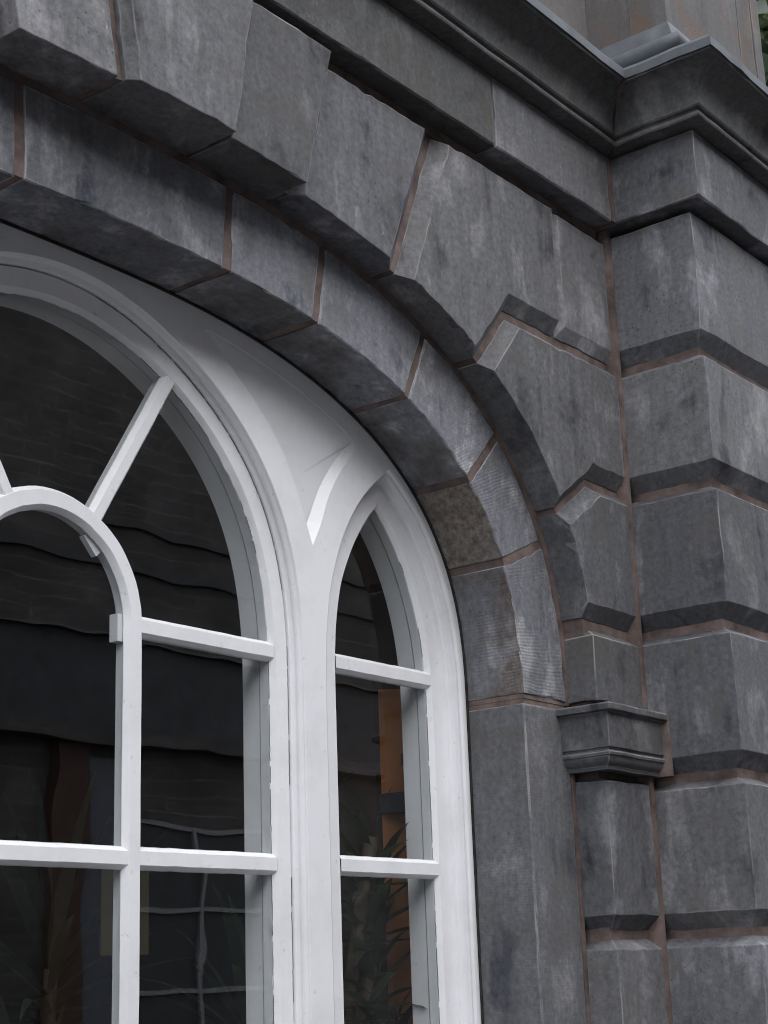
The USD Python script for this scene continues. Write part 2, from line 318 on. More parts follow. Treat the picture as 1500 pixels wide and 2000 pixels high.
GLASS = usdkit.material(stage, '/World/Looks/old_window_glass', {
    'g': ('geometry', {}), 'n': ('noise_texture', {'scale': 5.0, 'detail': 1.0}), 'bp': ('bump', {'strength': 0.26, 'distance': 0.002}),
    'io': ('mix_float', {'a': 1.8, 'b': 1 / 1.8}), 'f': ('fresnel', {}), 't': ('transparent_bsdf', {'color': (0.93, 0.955, 0.95)}), 'gl': ('glossy_bsdf', {'color': (1, 1, 1), 'roughness': 0.0}), 'm': ('mix_closure', {})},
    [('g.position', 'n.vector'), ('n.fac', 'bp.height'), ('bp.normal', 'gl.normal'), ('g.backfacing', 'io.fac'), ('io.result', 'f.IOR'), ('f.fac', 'm.fac'), ('t.BSDF', 'm.closure1'), ('gl.BSDF', 'm.closure2')], surface='m.closure')
DARKROOM = plain('dim_interior_plaster', (0.16, 0.14, 0.12), 0.8, 0.2, 0.15)
ORANGE = plain('orange_plaster', (0.84, 0.34, 0.115), 0.7, 0.3, 0.08)
BROWNW = plain('brown_wood', (0.10, 0.065, 0.05), 0.5, 0.4, 0.25)
GREYW = plain('slate_grey_paint', (0.10, 0.11, 0.13), 0.5, 0.4, 0.1)
YELLOW = plain('yellow_card', (0.075, 0.059, 0.024), 0.6, 0.3, 0.06)
LEAF = usdkit.material(stage, '/World/Looks/dark_leaf', {'oi': ('object_info', {}), 'r': ('rgb_ramp', {'ramp': [(0, (0.012, 0.019, 0.011)), (1, (0.028, 0.042, 0.020))]}), 'd': ('principled_bsdf', {'roughness': 0.45}), 't': ('translucent_bsdf', {'color': (0.06, 0.09, 0.03)}), 'm': ('mix_closure', {'fac': 0.2})},
    [('oi.random', 'r.fac'), ('r.color', 'd.base_color'), ('d.BSDF', 'm.closure1'), ('t.BSDF', 'm.closure2')], surface='m.closure')
BARK = plain('plant_bark', (0.10, 0.075, 0.05), 0.9, 0.2, 0.3, 30.0, 0.6, 80)
ASPHALT = plain('asphalt', (0.05, 0.05, 0.052), 0.85, 0.3, 0.2, 20.0, 0.4, 200)
PAVING = plain('grey_paving', (0.075, 0.073, 0.071), 0.85, 0.3, 0.15, 8.0, 0.3, 90)

# ------------------------------------------------------------------ arch geometry (x right along the facade, y into the house, z up; springing at z = 0)
XM, AA, BB, NN = -0.08, 1.28, 0.7746, 2.587
W = 0.19                              # face width of the inner arch ring
D1 = 0.164                            # depth of the stone reveal
YW, YM = -0.09, -0.062                # face and mortar bed of the rusticated stones
GZ = -2.25                            # pavement level
_t = np.linspace(0, math.pi / 2, 4001)
_c = np.column_stack([AA * np.cos(_t) ** (2 / NN), BB * np.sin(_t) ** (2 / NN)])
_s = np.concatenate([[0], np.cumsum(np.linalg.norm(np.diff(_c, axis=0), axis=1))])
_u = np.linspace(0, _s[-1], 161)
ARC = np.column_stack([np.interp(_u, _s, _c[:, 0]), np.interp(_u, _s, _c[:, 1])])        # right half, springing -> crown, x measured from XM
_g = np.stack([(ARC[:, 0] / AA) ** (NN - 1) / AA, (ARC[:, 1] / BB) ** (NN - 1) / BB], 1)
ARCN = _g / np.linalg.norm(_g, axis=1, keepdims=True)
def arc(off, i0=0, i1=160):
    P = ARC + ARCN * off; P = P[i0:i1 + 1] if i1 >= i0 else P[i1:i0 + 1][::-1]
    return np.column_stack([P[:, 0] + XM, P[:, 1]])
def at_x(x, off=0.0):
    P = ARC + ARCN * off
    return int(np.argmin(np.abs(P[:, 0] + XM - x) + (P[:, 1] < 0.12 * 0) * 9))
def at_z(z, off=0.0):
    P = ARC + ARCN * off
    return int(np.argmin(np.abs(P[:, 1] - z)))
def mir(P): P = np.array(P, float); P[:, 0] = 2 * XM - P[:, 0]; return P

HOUSE = holder('stone_building', label='dark grey limestone building front with a wide arched white window and rusticated stone pier', cat='building')
# ------------------------------------------------------------------ inner arch ring
ring = holder('inner_arch', HOUSE, label='smooth tooled arch ring around the window')
g = 0.009
jx = [1.146, 1.018, 0.782, 0.46, 0.188]
idx = [0] + [at_x(x) for x in jx] + [160]
def ring_stone(i0, i1, mat, mirror=None, g0=g, g1=g, **kw):
    k = 2
    a = arc(0.0, i0, i1); b = arc(W, i0, i1)[::-1]
    # run counter-clockwise: springing -> crown along the extrados, back along the intrados
    e2 = [(np.array([a[0], b[-1]]), g0, 0.003), (b[::-1][::k] if len(b) % 2 else np.vstack([b[::-1][::k][:-1], b[:1]]), 0.0, 0.0025), (np.array([b[0], a[-1]]), g1, 0.003), (a[::-1][::k] if len(a) % 2 else np.vstack([a[::-1][::k][:-1], a[:1]]), 0.0, 0.0025)]
    fy = rng.normal(0, 0.0012)
    obj('voussoir', block(e2, D1 + 0.1, 0.003 + fy, 0.0 + fy, mirror=mirror, tilt=0.003), mat, ring, **kw)
for k in range(5):
    kw = {}
    if k == 1: continue
    ring_stone(idx[k], idx[k + 1], S_RINGB if k == 0 else S_RINGD, **kw)
# the second stone up is brown and pitted inside the opening: a patch of other stone let in behind its tooled face
ring_stone(idx[1], idx[2], S_RINGT, label='arch stone with a pitted tan underside')
# crown stone spans both halves
a0, a1 = arc(0.0, idx[5], 160), arc(W, idx[5], 160)
e = [(np.array([a0[0], a1[0]]), g, 0.003), (np.vstack([a1, mir(a1)[::-1][1:]])[::3], 0.0, 0.0025), (np.array([mir(a1)[0], mir(a0)[0]]), g, 0.003), (np.vstack([mir(a0), a0[::-1][1:]])[::3], 0.0, 0.0025)]
def join_edges(e):
    out = []
    for k, (p, gg, b) in enumerate(e):
        p = np.vstack([p, e[(k + 1) % len(e)][0][:1]]); out.append((p, gg, b))
    return out
obj('voussoir', block(join_edges(e), D1 + 0.1, 0.003, 0.0), S_RINGD, ring)
for k in range(5): ring_stone(idx[k], idx[k + 1], S_RING, mirror=XM)
full = lambda off: np.vstack([arc(off), mir(arc(off))[::-1][1:]])
obj('mortar', plate(Polygon(np.vstack([full(0.0025), full(W - 0.002)[::-1]])), 0.0025, D1 + 0.09), MORTAR, ring)
obj('mortar', plate(Polygon(np.vstack([full(W - 0.003), full(W + 0.014)[::-1]])), -0.006, 0.1), MORTAR, ring)

# ------------------------------------------------------------------ jambs below the arch
jamb = holder('window_jamb', HOUSE, label='smooth stone jamb below the arch ring')
for sgn in (None, XM):
    for z0, z1 in ((-1.15, -0.012), (GZ, -1.165)):
        e = [(np.array([[1.2, z0], [1.392, z0]]), 0, 0.003), (np.array([[1.392, z0], [1.392, z1]]), 0, 0.003), (np.array([[1.392, z1], [1.2, z1]]), 0, 0.003), (np.array([[1.2, z1], [1.2, z0]]), 0, 0.003)]
        obj('stone', block(e, D1 + 0.1, 0.003, 0.0, mirror=sgn, jit=0.0006), S_JAMB, jamb)
    m = plate(shapely.box(1.203, GZ, 1.391, -0.0005), 0.004, D1 + 0.09)
    m2 = box(1.3925, 1.4035, -0.004, 0.1, GZ, 0.002)
    mm = trimesh.util.concatenate([m, m2])
    obj('mortar', mm if sgn is None else mirrored(mm, XM), MORTAR, jamb)

# ------------------------------------------------------------------ rusticated outer arch and wall stones
outer = holder('outer_arch', HOUSE, label='projecting rusticated voussoirs stepping into the wall courses')
wall = holder('front_wall', HOUSE, label='rusticated front wall between the arch and the pier')
OFF = W + 0.012
XI = 1.617                              # inner corner with the pier
G = 0.010; BV = 0.036; BT = 0.024
C3, C2, C1 = 0.94, 0.578, 0.20
TOP = 1.319
f23, f34, f45, f56 = (at_x(x, OFF) for x in (0.06, 0.298, 0.66, 0.976))
f67 = at_z(0.468, OFF)
f78 = at_z(C1, OFF)
A = lambda i0, i1: arc(OFF, i0, i1)
def P2(*p): return np.array(p, float)
ft = {k: arc(OFF, k, k)[0] for k in (f23, f34, f45, f56, f67, f78)}
t23, t34, t45, s56, s67 = P2(0.122, TOP), P2(0.392, TOP), P2(0.826, TOP), P2(1.112, C3), P2(1.452, C2)
def vblock(edges, yf, ym=YM, mats=S_WALL, name='voussoir', parent=outer, both=True, label=None):
    obj(name, block(edges, 0.12, ym, yf), mats, parent, **({'label': label} if label else {}))
    if both: obj(name, block(edges, 0.12, ym, yf, mirror=XM), mats, parent)
cv = lambda p: p[::2] if len(p) % 2 else np.vstack([p[::2][:-1], p[-1:]])
# keystone
e = [(np.vstack([mir(A(f23, 160)), A(160, f23)[1:]])[::3], 0, 0.0), (P2(ft[f23], t23), 0.002, 0.002), (P2(t23, [2 * XM - t23[0], TOP]), 0.0, 0.01), (P2([2 * XM - t23[0], TOP], [2 * XM - ft[f23][0], ft[f23][1]]), 0.009, 0.018)]
e = [(np.vstack([e[0][0], [ft[f23]]]), 0, 0.0)] + e[1:]
obj('keystone', block(e, 0.12, -0.128, -0.148), S_WALL, outer, label='broad projecting keystone at the crown of the arch')
vblock([(cv(A(f23, f34)), 0, 0.0), (P2(ft[f34], t34), 0.002, 0.002), (P2(t34, t23), 0, 0.0), (P2(t23, ft[f23]), 0.009, 0.002)], -0.126, -0.124, mats=S_WALL)
vblock([(cv(A(f34, f45)), 0, 0.0), (P2(ft[f45], t45), 0.008, 0.034), (P2(t45, t34), 0.004, 0.012), (P2(t34, ft[f34]), 0.009, 0.02)], YW, mats=S_WALL2)
vblock([(cv(A(f45, f56)), 0, 0.0), (P2(ft[f56], s56), 0.009, 0.030), (P2(s56, [1.342, C3]), G, BV), (P2([1.342, C3], [1.342, TOP]), 0.004, 0.004), (P2([1.342, TOP], t45), 0.004, 0.012), (P2(t45, ft[f45]), 0.010, 0.038)], YW)
vblock([(cv(A(f56, f67)), 0, 0.0), (P2(ft[f67], s67), 0.008, 0.026), (P2(s67, [XI, C2]), G, BV), (P2([XI, C2], [XI, C3]), 0, 0.0), (P2([XI, C3], s56), G, BT), (P2(s56, ft[f56]), 0.009, 0.034)], YW)
vblock([(cv(A(f67, f78)), 0, 0.0), (P2(ft[f78], [XI, C1]), G, BV), (P2([XI, C1], [XI, C2]), 0, 0.0), (P2([XI, C2], s67), G, BT), (P2(s67, ft[f67]), 0.008, 0.036)], YW, mats=S_WALL2)
vblock([(P2([1.342, C3], [XI, C3]), G, BV), (P2([XI, C3], [XI, TOP]), 0, 0.0), (P2([XI, TOP], [1.342, TOP]), 0.004, 0.012), (P2([1.342, TOP], [1.342, C3]), 0.006, 0.03)], YW + 0.011, name='stone', parent=wall)
kl, kt = mir([ft[f23]])[0], mir([t23])[0]
obj('mortar', plate(shapely.LineString([kl + (kl - kt) * -0.005, kt]).buffer(0.0105, cap_style=2), -0.117, 0.1), MORTAR, outer)
# narrow strip of stones beside the jamb, turning the corner back to it
BD = YM - YW                             # 28 mm
XS = 1.404
def strip_stone(z0, z1, xs, bt=BT, bb=BV, mat=S_WALL, flat_top=False):
    plan = [(xs, 0.1), (xs, YW), (XI, YW), (XI, 0.1)]
    vec = [(1, 0), (1, 1), (0, 1), (0, 0)]
    b = 0.036
    lv = [(z0 + G, b), (z0 + G + bb, 0), (z1 - G - bt, 0), (z1 - G, b)]
    m = loft(plan, vec, lv)
    obj('stone', m, mat, wall); obj('stone', mirrored(m, XM), mat, wall)
strip_stone(0.0 - 0.008, C1, 1.392, bb=0.004)
strip_stone(-0.553, -0.168, XS, mat=S_WALL2, bt=0.012)
strip_stone(-0.93, -0.553, XS)
strip_stone(-1.305, -0.93, XS, mat=S_WALL2); strip_stone(-1.68, -1.305, XS); strip_stone(GZ, -1.68, XS)
# mortar bed of the wall
bedp = Polygon(np.vstack([arc(OFF + 0.004, 0, 160), [[XM, TOP + 0.02], [1.66, TOP + 0.02], [1.66, 0.0]]]))
bed_low = shapely.box(1.4335, GZ, 1.66, 0.01)
for s in (0, 1):
    m = [plate(bedp, -0.060, 0.11), plate(bed_low, -0.0545, 0.11), box(XI - 0.001, XI + 0.019, YW - 0.003, 0.1, GZ, 1.545)]
    m = trimesh.util.concatenate(m)
    obj('mortar', mirrored(m, XM) if s else m, MORTAR, wall)
# wall stones beyond the mirrored strip, left of the picture
for (z0, z1) in ((GZ, -1.68), (-1.68, -1.305), (-1.305, -0.93), (-0.93, -0.553), (-0.553, -0.176), (-0.176, C1), (C1, C2), (C2, C3), (C3, TOP)):
    x0, x1 = -3.2, 2 * XM - XI - 0.004
    e = [(P2([x0, z0], [x1, z0]), G, BV), (P2([x1, z0], [x1, z1]), 0.004, 0.03), (P2([x1, z1], [x0, z1]), G, BT), (P2([x0, z1], [x0, z0]), 0, 0)]
    obj('stone', block(e, 0.12, YM, YW), S_WALL, wall)

# ------------------------------------------------------------------ projecting pier
pier = holder('rusticated_pier', HOUSE, label='projecting pier of dark rusticated quoin stones with bevelled edges')
PX, PY, PE = 1.637, -0.342, 2.75
zj = [GZ, -1.68, -1.305, -0.93, -0.556, -0.176, C1, 0.575, 0.937, TOP + 0.015]
mm = [S_WALL2, S_WALL, S_WALL2, S_WALL2, S_WALL, S_WALL2, S_WALL2, S_WALL, S_WALL2]
for k, (z0, z1) in enumerate(zip(zj[:-1], zj[1:])):
    plan = [(PX, 0.2), (PX, PY), (PE, PY), (PE, 0.2)]
    vec = [(1, 0), (1, 1), (0, 1), (0, 0)]
    top = k == len(zj) - 2
    lv = [(z0 + 0.009, 0.039), (z0 + 0.009 + 0.043, 0), (z1 - (0.012 if top else 0.030), 0), (z1 - (0.004 if top else 0.009), 0.012 if top else 0.037)]
    obj('stone', loft(plan, vec, lv), mm[k], pier)
obj('mortar', loft([(PX + 0.036, 0.19), (PX + 0.036, PY + 0.036), (PE - 0.01, PY + 0.036), (PE - 0.01, 0.19)], [(0, 0)] * 4, [(GZ, 0), (TOP + 0.02, 0)]), MORTAR, pier)

# ------------------------------------------------------------------ impost capital on the strip
PI = [(-0.02, -0.168), (0.020, -0.168), (0.022, -0.160), (0.030, -0.154), (0.036, -0.146), (0.037, -0.139), (0.043, -0.135), (0.044, -0.128), (0.036, -0.124), (0.036, -0.119), (0.043, -0.117), (0.047, -0.033), (0.056, -0.032), (0.061, -0.030), (0.062, -0.016), (0.058, -0.013), (-0.02, -0.009)]
impost = sweep([(1.402, 0.02), (1.402, YW), (1.627, YW)], [(-1, 0), (-1, -1), (0, -1)], PI)
obj('impost', impost, S_WALL, HOUSE, label='small moulded impost capital between the arch and the pier')
obj('impost', mirrored(impost, XM), S_CORN, HOUSE)
obj('mortar', box(1.628, 1.638, -0.150, -0.06, -0.17, -0.012), MORTAR, wall)

# ------------------------------------------------------------------ frieze band
frieze = holder('frieze', HOUSE, label='plain band of stone between the arch and the cornice')
FZ0, FZ1, FY, FX, FPY = 1.345, 1.541, -0.130, 1.600, -0.386
def frieze_block(x0, x1, mat):
    e = [(P2([x0, FZ0], [x1, FZ0]), 0, 0.004), (P2([x1, FZ0], [x1, FZ1]), 0.003, 0.003), (P2([x1, FZ1], [x0, FZ1]), 0, 0.004), (P2([x0, FZ1], [x0, FZ0]), 0.003, 0.003)]
    obj('stone', block(e, 0.12, FY + 0.004, FY), mat, frieze)
for x0, x1, m in ((-3.2, -1.5, S_CORN), (-1.5, -0.2, S_WALL), (-0.2, 1.018, S_CORN), (1.018, FX - 0.014, S_WALL)): frieze_block(x0, x1, m)
obj('stone', loft([(FX + 0.002, 0.2), (FX + 0.002, FPY), (PE, FPY), (PE, 0.2)], [(1, 0), (1, 1), (0, 1), (0, 0)], [(FZ0, 0.003), (FZ0 + 0.004, 0), (FZ1 - 0.004, 0), (FZ1, 0.003)]), S_WALL2, frieze)
obj('mortar', [box(-3.2, FX, FY + 0.005, 0.1, FZ0 + 0.004, FZ1 + 0.006), box(-3.2, FX, YW + 0.022, 0.1, TOP - 0.002, FZ0 - 0.0005), box(FX - 0.016, FX + 0.002, FY - 0.002, 0.1, FZ0 + 0.002, FZ1), box(FX + 0.010, PE, FPY + 0.010, 0.1, FZ0 + 0.01, FZ1 + 0.006)], MORTAR, frieze)

# ------------------------------------------------------------------ cornice
cor = holder('cornice', HOUSE, label='hollow moulded cornice with a pale lead covered edge')
t = np.linspace(0, math.pi / 2, 9)
PC = [(-0.12, 1.547), (0.036, 1.547), (0.044, 1.549), (0.047, 1.555), (0.045, 1.561), (0.036, 1.564), (0.034, 1.569), (0.036, 1.573), (0.046, 1.575), (0.051, 1.580)] + [(0.051 + 0.084 * (1 - math.cos(a)), 1.582 + 0.088 * math.sin(a)) for a in t] + [(0.137, 1.674), (0.137, 1.702), (-0.12, 1.752)]
obj('cornice_stone', sweep([(-3.2, FY), (FX - 0.012, FY)], [(0, -1), (-1, -1)], PC), S_CORN, cor)
obj('cornice_stone', sweep([(FX, FY), (FX, FPY), (PE, FPY)], [(-1, -1), (-1, -1), (0, -1)], PC), S_CORN, cor)
obj('mortar', sweep([(FX - 0.05, FY), (FX, FY), (FX, FY - 0.04)], [(0, -1), (-1, -1), (-1, 0)], [(p - 0.0025 if p > 0 else p, z + 0.0015 * (1 if z < 1.6 else -1)) for p, z in PC]), MORTAR, cor)
PL = [(0.128, 1.6765), (0.143, 1.6755), (0.1435, 1.700), (0.134, 1.713), (-0.14, 1.768), (-0.14, 1.755), (0.128, 1.705)]
obj('lead_edge', sweep([(-3.2, FY), (FX, FY), (FX, FPY), (PE, FPY)], [(0, -1), (-1, -1), (-1, -1), (0, -1)], PL, jit=0.0012), LEAD, cor, label='pale grey lead strip along the cornice edge')

# ------------------------------------------------------------------ upper storey above the cornice
up = holder('upper_wall', HOUSE, label='pale rust stained upper wall and pedestal above the cornice')
UX, UY, UE = 1.668, -0.309, 2.327
obj('stone', box(-3.2, 1.72, -0.05, 0.3, 1.74, 3.6), S_UP, up)
obj('stone', box(UX + 0.004, UX + 0.12, -0.19, -0.05, 1.74, 3.6), S_UP, up, label='rust streaked return of the pedestal')
gr = [(UX, -0.193), (UX, UY), (2.155, UY), (2.158, UY + 0.02), (2.172, UY + 0.02), (2.178, UY + 0.006), (2.20, UY + 0.012), (2.225, UY + 0.010), (2.255, UY - 0.002), (2.262, UY + 0.018), (2.272, UY + 0.018), (2.276, UY), (UE, UY), (UE, 0.3), (UX + 0.1, 0.3), (UX + 0.1, -0.193)]
obj('stone', loft(gr, [(0, 0)] * len(gr), [(1.74, 0), (3.6, 0)]), S_UP, up, label='pedestal shaft with two upright grooves at its edge')
PB = [(-0.03, 1.76), (0.05, 1.76), (0.062, 1.79)] + [(0.030 + 0.034 * math.cos(a), 1.835 + 0.032 * math.sin(a)) for a in np.linspace(-1.2, 1.5, 9)] + [(0.026, 1.871), (0.004, 1.935), (-0.03, 1.935)]
obj('base_moulding', sweep([(UX, 0.1), (UX, UY), (UE, UY)], [(-1, 0), (-1, -1), (0, -1)], PB), LEAD, up, label='rounded lead covered base moulding of the pedestal')

# ------------------------------------------------------------------ house body behind the front
obj('side_wall', [box(PE - 0.02, PE, 0.2, 7.0, GZ, 1.74)], S_WALL, HOUSE)
obj('roof_slab', box(-3.2, PE, 0.29, 7.0, 1.60, 1.70), S_CORN, HOUSE)
#WINDOW
# ------------------------------------------------------------------ arched window
WIN = holder('arched_window', HOUSE, label='white painted window of three lights under one wide arch')
XW = -0.08
YC, YS, YG = 0.166, 0.202, 0.214       # casing face, sash face, glass
ZB = -1.42                            # window board
def polar_fit(pts, zc=0.0):
    pts = np.array(pts); dx, dz = pts[:, 0] - XW, pts[:, 1] - zc
    th, r = np.arctan2(dz, dx), np.hypot(dx, dz)
    B = np.stack([np.cos(2 * k * th) for k in range(4)], 1)
    c = np.linalg.lstsq(np.vstack([B, 0.02 * np.eye(4)]), np.concatenate([r, np.zeros(4)]), rcond=None)[0]
    tt = np.linspace(0, math.pi, 145); rr = np.stack([np.cos(2 * k * tt) for k in range(4)], 1) @ c
    return np.column_stack([XW + rr * np.cos(tt), zc + rr * np.sin(tt)])
def arch_outline(head, foot=ZB):
    """head runs right springing -> crown -> left springing; gives a CCW closed outline"""
    return np.vstack([[[head[-1][0], foot], [head[0][0], foot]], head])
crackpts = [(.580, 0.0), (.580, .04), (.575, .134), (.560, .224), (.534, .311), (.494, .401), (.434, .481), (.341, .566), (.245, .633), (.165, .670), (.032, .711), (-.08, .724)]
panepts = [(.530, 0.0), (.530, .04), (.528, .110), (.518, .200), (.492, .284), (.452, .368), (.400, .440), (.334, .508), (.251, .575), (.190, .606), (.094, .645), (-.017, .666), (-.08, .670)]
HEAD, PANE = polar_fit(crackpts), polar_fit(panepts)
def closed(head, y): return arch_outline(head, y)
# lancet lights (right one; the left one is its mirror image)
from scipy.interpolate import PchipInterpolator
def dense(pts, n=40):
    p = np.array(pts, float); s = np.concatenate([[0], np.cumsum(np.linalg.norm(np.diff(p, axis=0), axis=1))]); u = np.linspace(0, s[-1], n)
    return np.column_stack([PchipInterpolator(s, p[:, 0])(u), PchipInterpolator(s, p[:, 1])(u)])
casL = dense([(.666, -0.1), (.667, .03), (.681, .172), (.720, .304), (.784, .416), (.842, .481), (.905, .532)])
casR = dense([(.905, .532), (.962, .492), (1.045, .408), (1.105, .300), (1.146, .172), (1.160, .060), (1.162, -.1)])
panL = dense([(.751, -.1), (.751, .04), (.756, .12), (.775, .224), (.815, .317), (.867, .396), (.921, .455)])
panR = dense([(.921, .455), (.992, .372), (1.048, .270), (1.084, .150), (1.097, .040), (1.098, -.1)])
CAS = np.vstack([[[1.162, ZB]], casR[::-1][:-1], casL[::-1][:-1], [[.666, ZB]]])             # CCW
LPN = np.vstack([[[1.098, ZB + 0.06]], panR[::-1][:-1], panL[::-1][:-1], [[.751, ZB + 0.06]]])
inner = full(-0.003)
OUT = Polygon(np.vstack([[[2 * XM - 1.197, ZB - 0.02], [1.197, ZB - 0.02]], full(-0.003)])).buffer(0)
_e = np.gradient(HEAD, axis=0); _e /= np.linalg.norm(_e, axis=1, keepdims=True)
_o = HEAD + 0.014 * np.stack([_e[:, 1], -_e[:, 0]], 1); _o[0, 0], _o[-1, 0] = HEAD[0, 0] + 0.014, HEAD[-1, 0] - 0.014
MOV = np.vstack([[[HEAD[-1][0] - 0.014, ZB], [HEAD[0][0] + 0.014, ZB]], _o])
band = dense([(.290, .718), (.325, .690), (.398, .635), (.479, .565), (.549, .479), (.596, .384), (.631, .302)], 30)
lanc = dense([(.631, .302), (.655, .345), (.695, .436), (.743, .507), (.806, .572)], 24)
ia, ib = at_x(.806, -0.058), at_x(.290, -0.046)
edge = np.array([arc(-0.058 + 0.018 * t, i, i)[0] for t, i in zip(np.linspace(0, 1, 24), np.linspace(ia, ib, 24).astype(int))])
edge[0] = lanc[-1]; edge[-1] = band[0]
SPAN = np.vstack([band[:-1], lanc[:-1], edge[:-1]])                       # outline of the sunk panel
if shapely.LinearRing(SPAN).is_ccw is False: SPAN = SPAN[::-1]
mirP = lambda p: Polygon(mir(p)).buffer(0)
cas = OUT - Polygon(MOV).buffer(0) - Polygon(CAS).buffer(0) - mirP(CAS) - Polygon(SPAN).buffer(0) - mirP(SPAN)
# the casing: a front board, moulded edges, and the deep lining behind it
obj('window_frame', plate(cas, YC, 0.30), WHITE, WIN, label='white outer frame board with mullions')
mould = strip(MOV[1:], [(0.0, YC - 0.0005), (0.0015, YC + 0.002), (0.0015, YC + 0.005), (0.006, YC + 0.012), (0.0065, YC + 0.017), (0.0035, YC + 0.019), (0.0035, YC + 0.022), (0.011, YC + 0.028), (0.0125, YC + 0.031), (0.0125, YS + 0.03)])
mould2 = strip(np.vstack([MOV[-1:], MOV[:1]]), [(0.0, YC), (0.018, YS)])
obj('frame_moulding', [mould], WHITE, WIN, label='moulded bead around the middle light')
for sg in (0, 1):
    R = np.vstack([casR[::-1]]); R = np.vstack([[[1.162, ZB]], R])           # upwards along the right edge of the side light
    pr = strip(R, [(-0.026, YC - 0.001), (-0.020, YC - 0.006), (-0.012, YC - 0.005), (-0.006, YC + 0.001), (-0.004, YC + 0.010), (0.0, YC + 0.013), (0.002, YC + 0.022), (0.008, YC + 0.026), (0.009, YS + 0.02)])
    L = np.vstack([casL[::-1], [[.666, ZB]]])
    pl = strip(L, [(0.0, YC - 0.0005), (0.004, YC + 0.004), (0.005, YC + 0.020), (0.005, YS + 0.02)])
    m = trimesh.util.concatenate([pr, pl])
    obj('frame_moulding', mirrored(m, XM) if sg else m, WHITE, WIN)
    d = []
    nb, nl = len(band) - 1, len(lanc) - 1
    SP = np.vstack([band[:-1], lanc[:-1], edge[:-1]]); bw = np.array([0.003] * nb + [0.024] * nl + [0.003] * (len(edge) - 1)); dq = np.concatenate([np.linspace(0.003, 0.020, nb), np.linspace(0.022, 0.004, nl), np.full(len(edge) - 1, 0.0010)])
    ccw = shapely.LinearRing(SP).is_ccw
    if not ccw:
        SP = SP[::-1]; bw = np.roll(bw[::-1], -1); dq = dq[::-1]
    q = inset(SP, bw)
    V, F, n = stack([np.column_stack([SP[:, 0], np.full(len(SP), YC), SP[:, 1]]), np.column_stack([q[:, 0], YC + dq, q[:, 1]])])
    F = F + [tuple(n + x) for x in tri2d(q)]
    pan = fix(trimesh.Trimesh(V, np.array(F), process=False))
    obj('spandrel_panel', mirrored(pan, XM) if sg else pan, WHITE, WIN, label=None if sg else 'sunk white panel with a bevelled edge between the middle light and the right side light')

def bar_profile_strip(line, hw, closed_=False):
    """glazing bar along a line: putty slope, flat face, putty slope, then its inner side behind the glass"""
    return strip(line, [(hw + 0.006, YG + 0.001), (hw, YS + 0.004), (hw - 0.0035, YS), (-hw + 0.0035, YS), (-hw, YS + 0.004), (-hw - 0.006, YG + 0.001)], closed_)
def bar_box(line, hw):
    L = np.asarray(line, float); e = np.gradient(L, axis=0); e /= np.linalg.norm(e, axis=1, keepdims=True); nr = np.stack([-e[:, 1], e[:, 0]], 1)
    a, b = L + nr * hw, L - nr * hw
    return plate(Polygon(np.vstack([a, b[::-1]])).buffer(0), YG + 0.002, YG + 0.026)
def bar(name, line, hw, wob=0.0008, dy=0.0):
    L = np.asarray(line, float)
    if len(L) == 2:
        k = max(2, int(np.linalg.norm(L[1] - L[0]) / 0.02)); L = np.column_stack([np.linspace(L[0, i], L[1, i], k) for i in (0, 1)])
    L2 = L + rng.normal(0, wob * 0.35, L.shape)
    m = trimesh.util.concatenate([bar_profile_strip(L2, hw), bar_box(L, hw + 0.001)]); m.apply_translation((0, dy, 0))
    obj(name, m, WHITE, WIN)

# middle sash: stile with head, seen as one bent frame
SASH = np.vstack([[[HEAD[-1][0] + 0.0015, ZB + 0.004], [HEAD[0][0] - 0.0015, ZB + 0.004]], HEAD * [1, 1] - np.array([[0.0015 * math.cos(a), 0.0015 * math.sin(a)] for a in np.linspace(0, math.pi, len(HEAD))])])
def opening(P, foot): return np.vstack([[[P[-1][0], foot], [P[0][0], foot]], P])
OP = opening(PANE, ZB + 0.07)
ins9 = lambda P, d: np.array(Polygon(P).buffer(-d, join_style=2).exterior.coords)[:-1]
def sash(outer_p, open_p, mirror=False):
    fl = plate(Polygon(outer_p).buffer(0) - Polygon(open_p).buffer(0.010, join_style=2), YS, YG + 0.026)
    ring_ = open_p if shapely.LinearRing(open_p).is_ccw else open_p[::-1]
    rj = []
    R_ = np.array(shapely.LinearRing(ring_).segmentize(0.02).coords)[:-1]
    a = np.array([inset(R_, np.full(len(R_), -0.010))])[0]
    b = inset(R_, np.full(len(R_), -0.0065)); c = R_ + rng.normal(0, 0.0008, R_.shape); d = inset(R_, np.full(len(R_), 0.0))
    V, F, n = stack([np.column_stack([q[:, 0], np.full(len(q), y), q[:, 1]]) for q, y in ((a, YS), (b, YS + 0.0035), (c, YG + 0.0005), (d, YG + 0.026))])
    m = trimesh.util.concatenate([fl, fix(trimesh.Trimesh(V, np.array(F), process=False))])
    return mirrored(m, XM) if mirror else m
obj('sash', sash(SASH, OP), WHITE, WIN, label='middle sash stiles and arched head')
SO = np.array(Polygon(CAS).buffer(0.004, join_style=2).exterior.coords)[:-1]
obj('sash', sash(SO, LPN), WHITE, WIN, label='narrow pointed sash of the right side light')
obj('sash', sash(SO, LPN, True), WHITE, WIN)
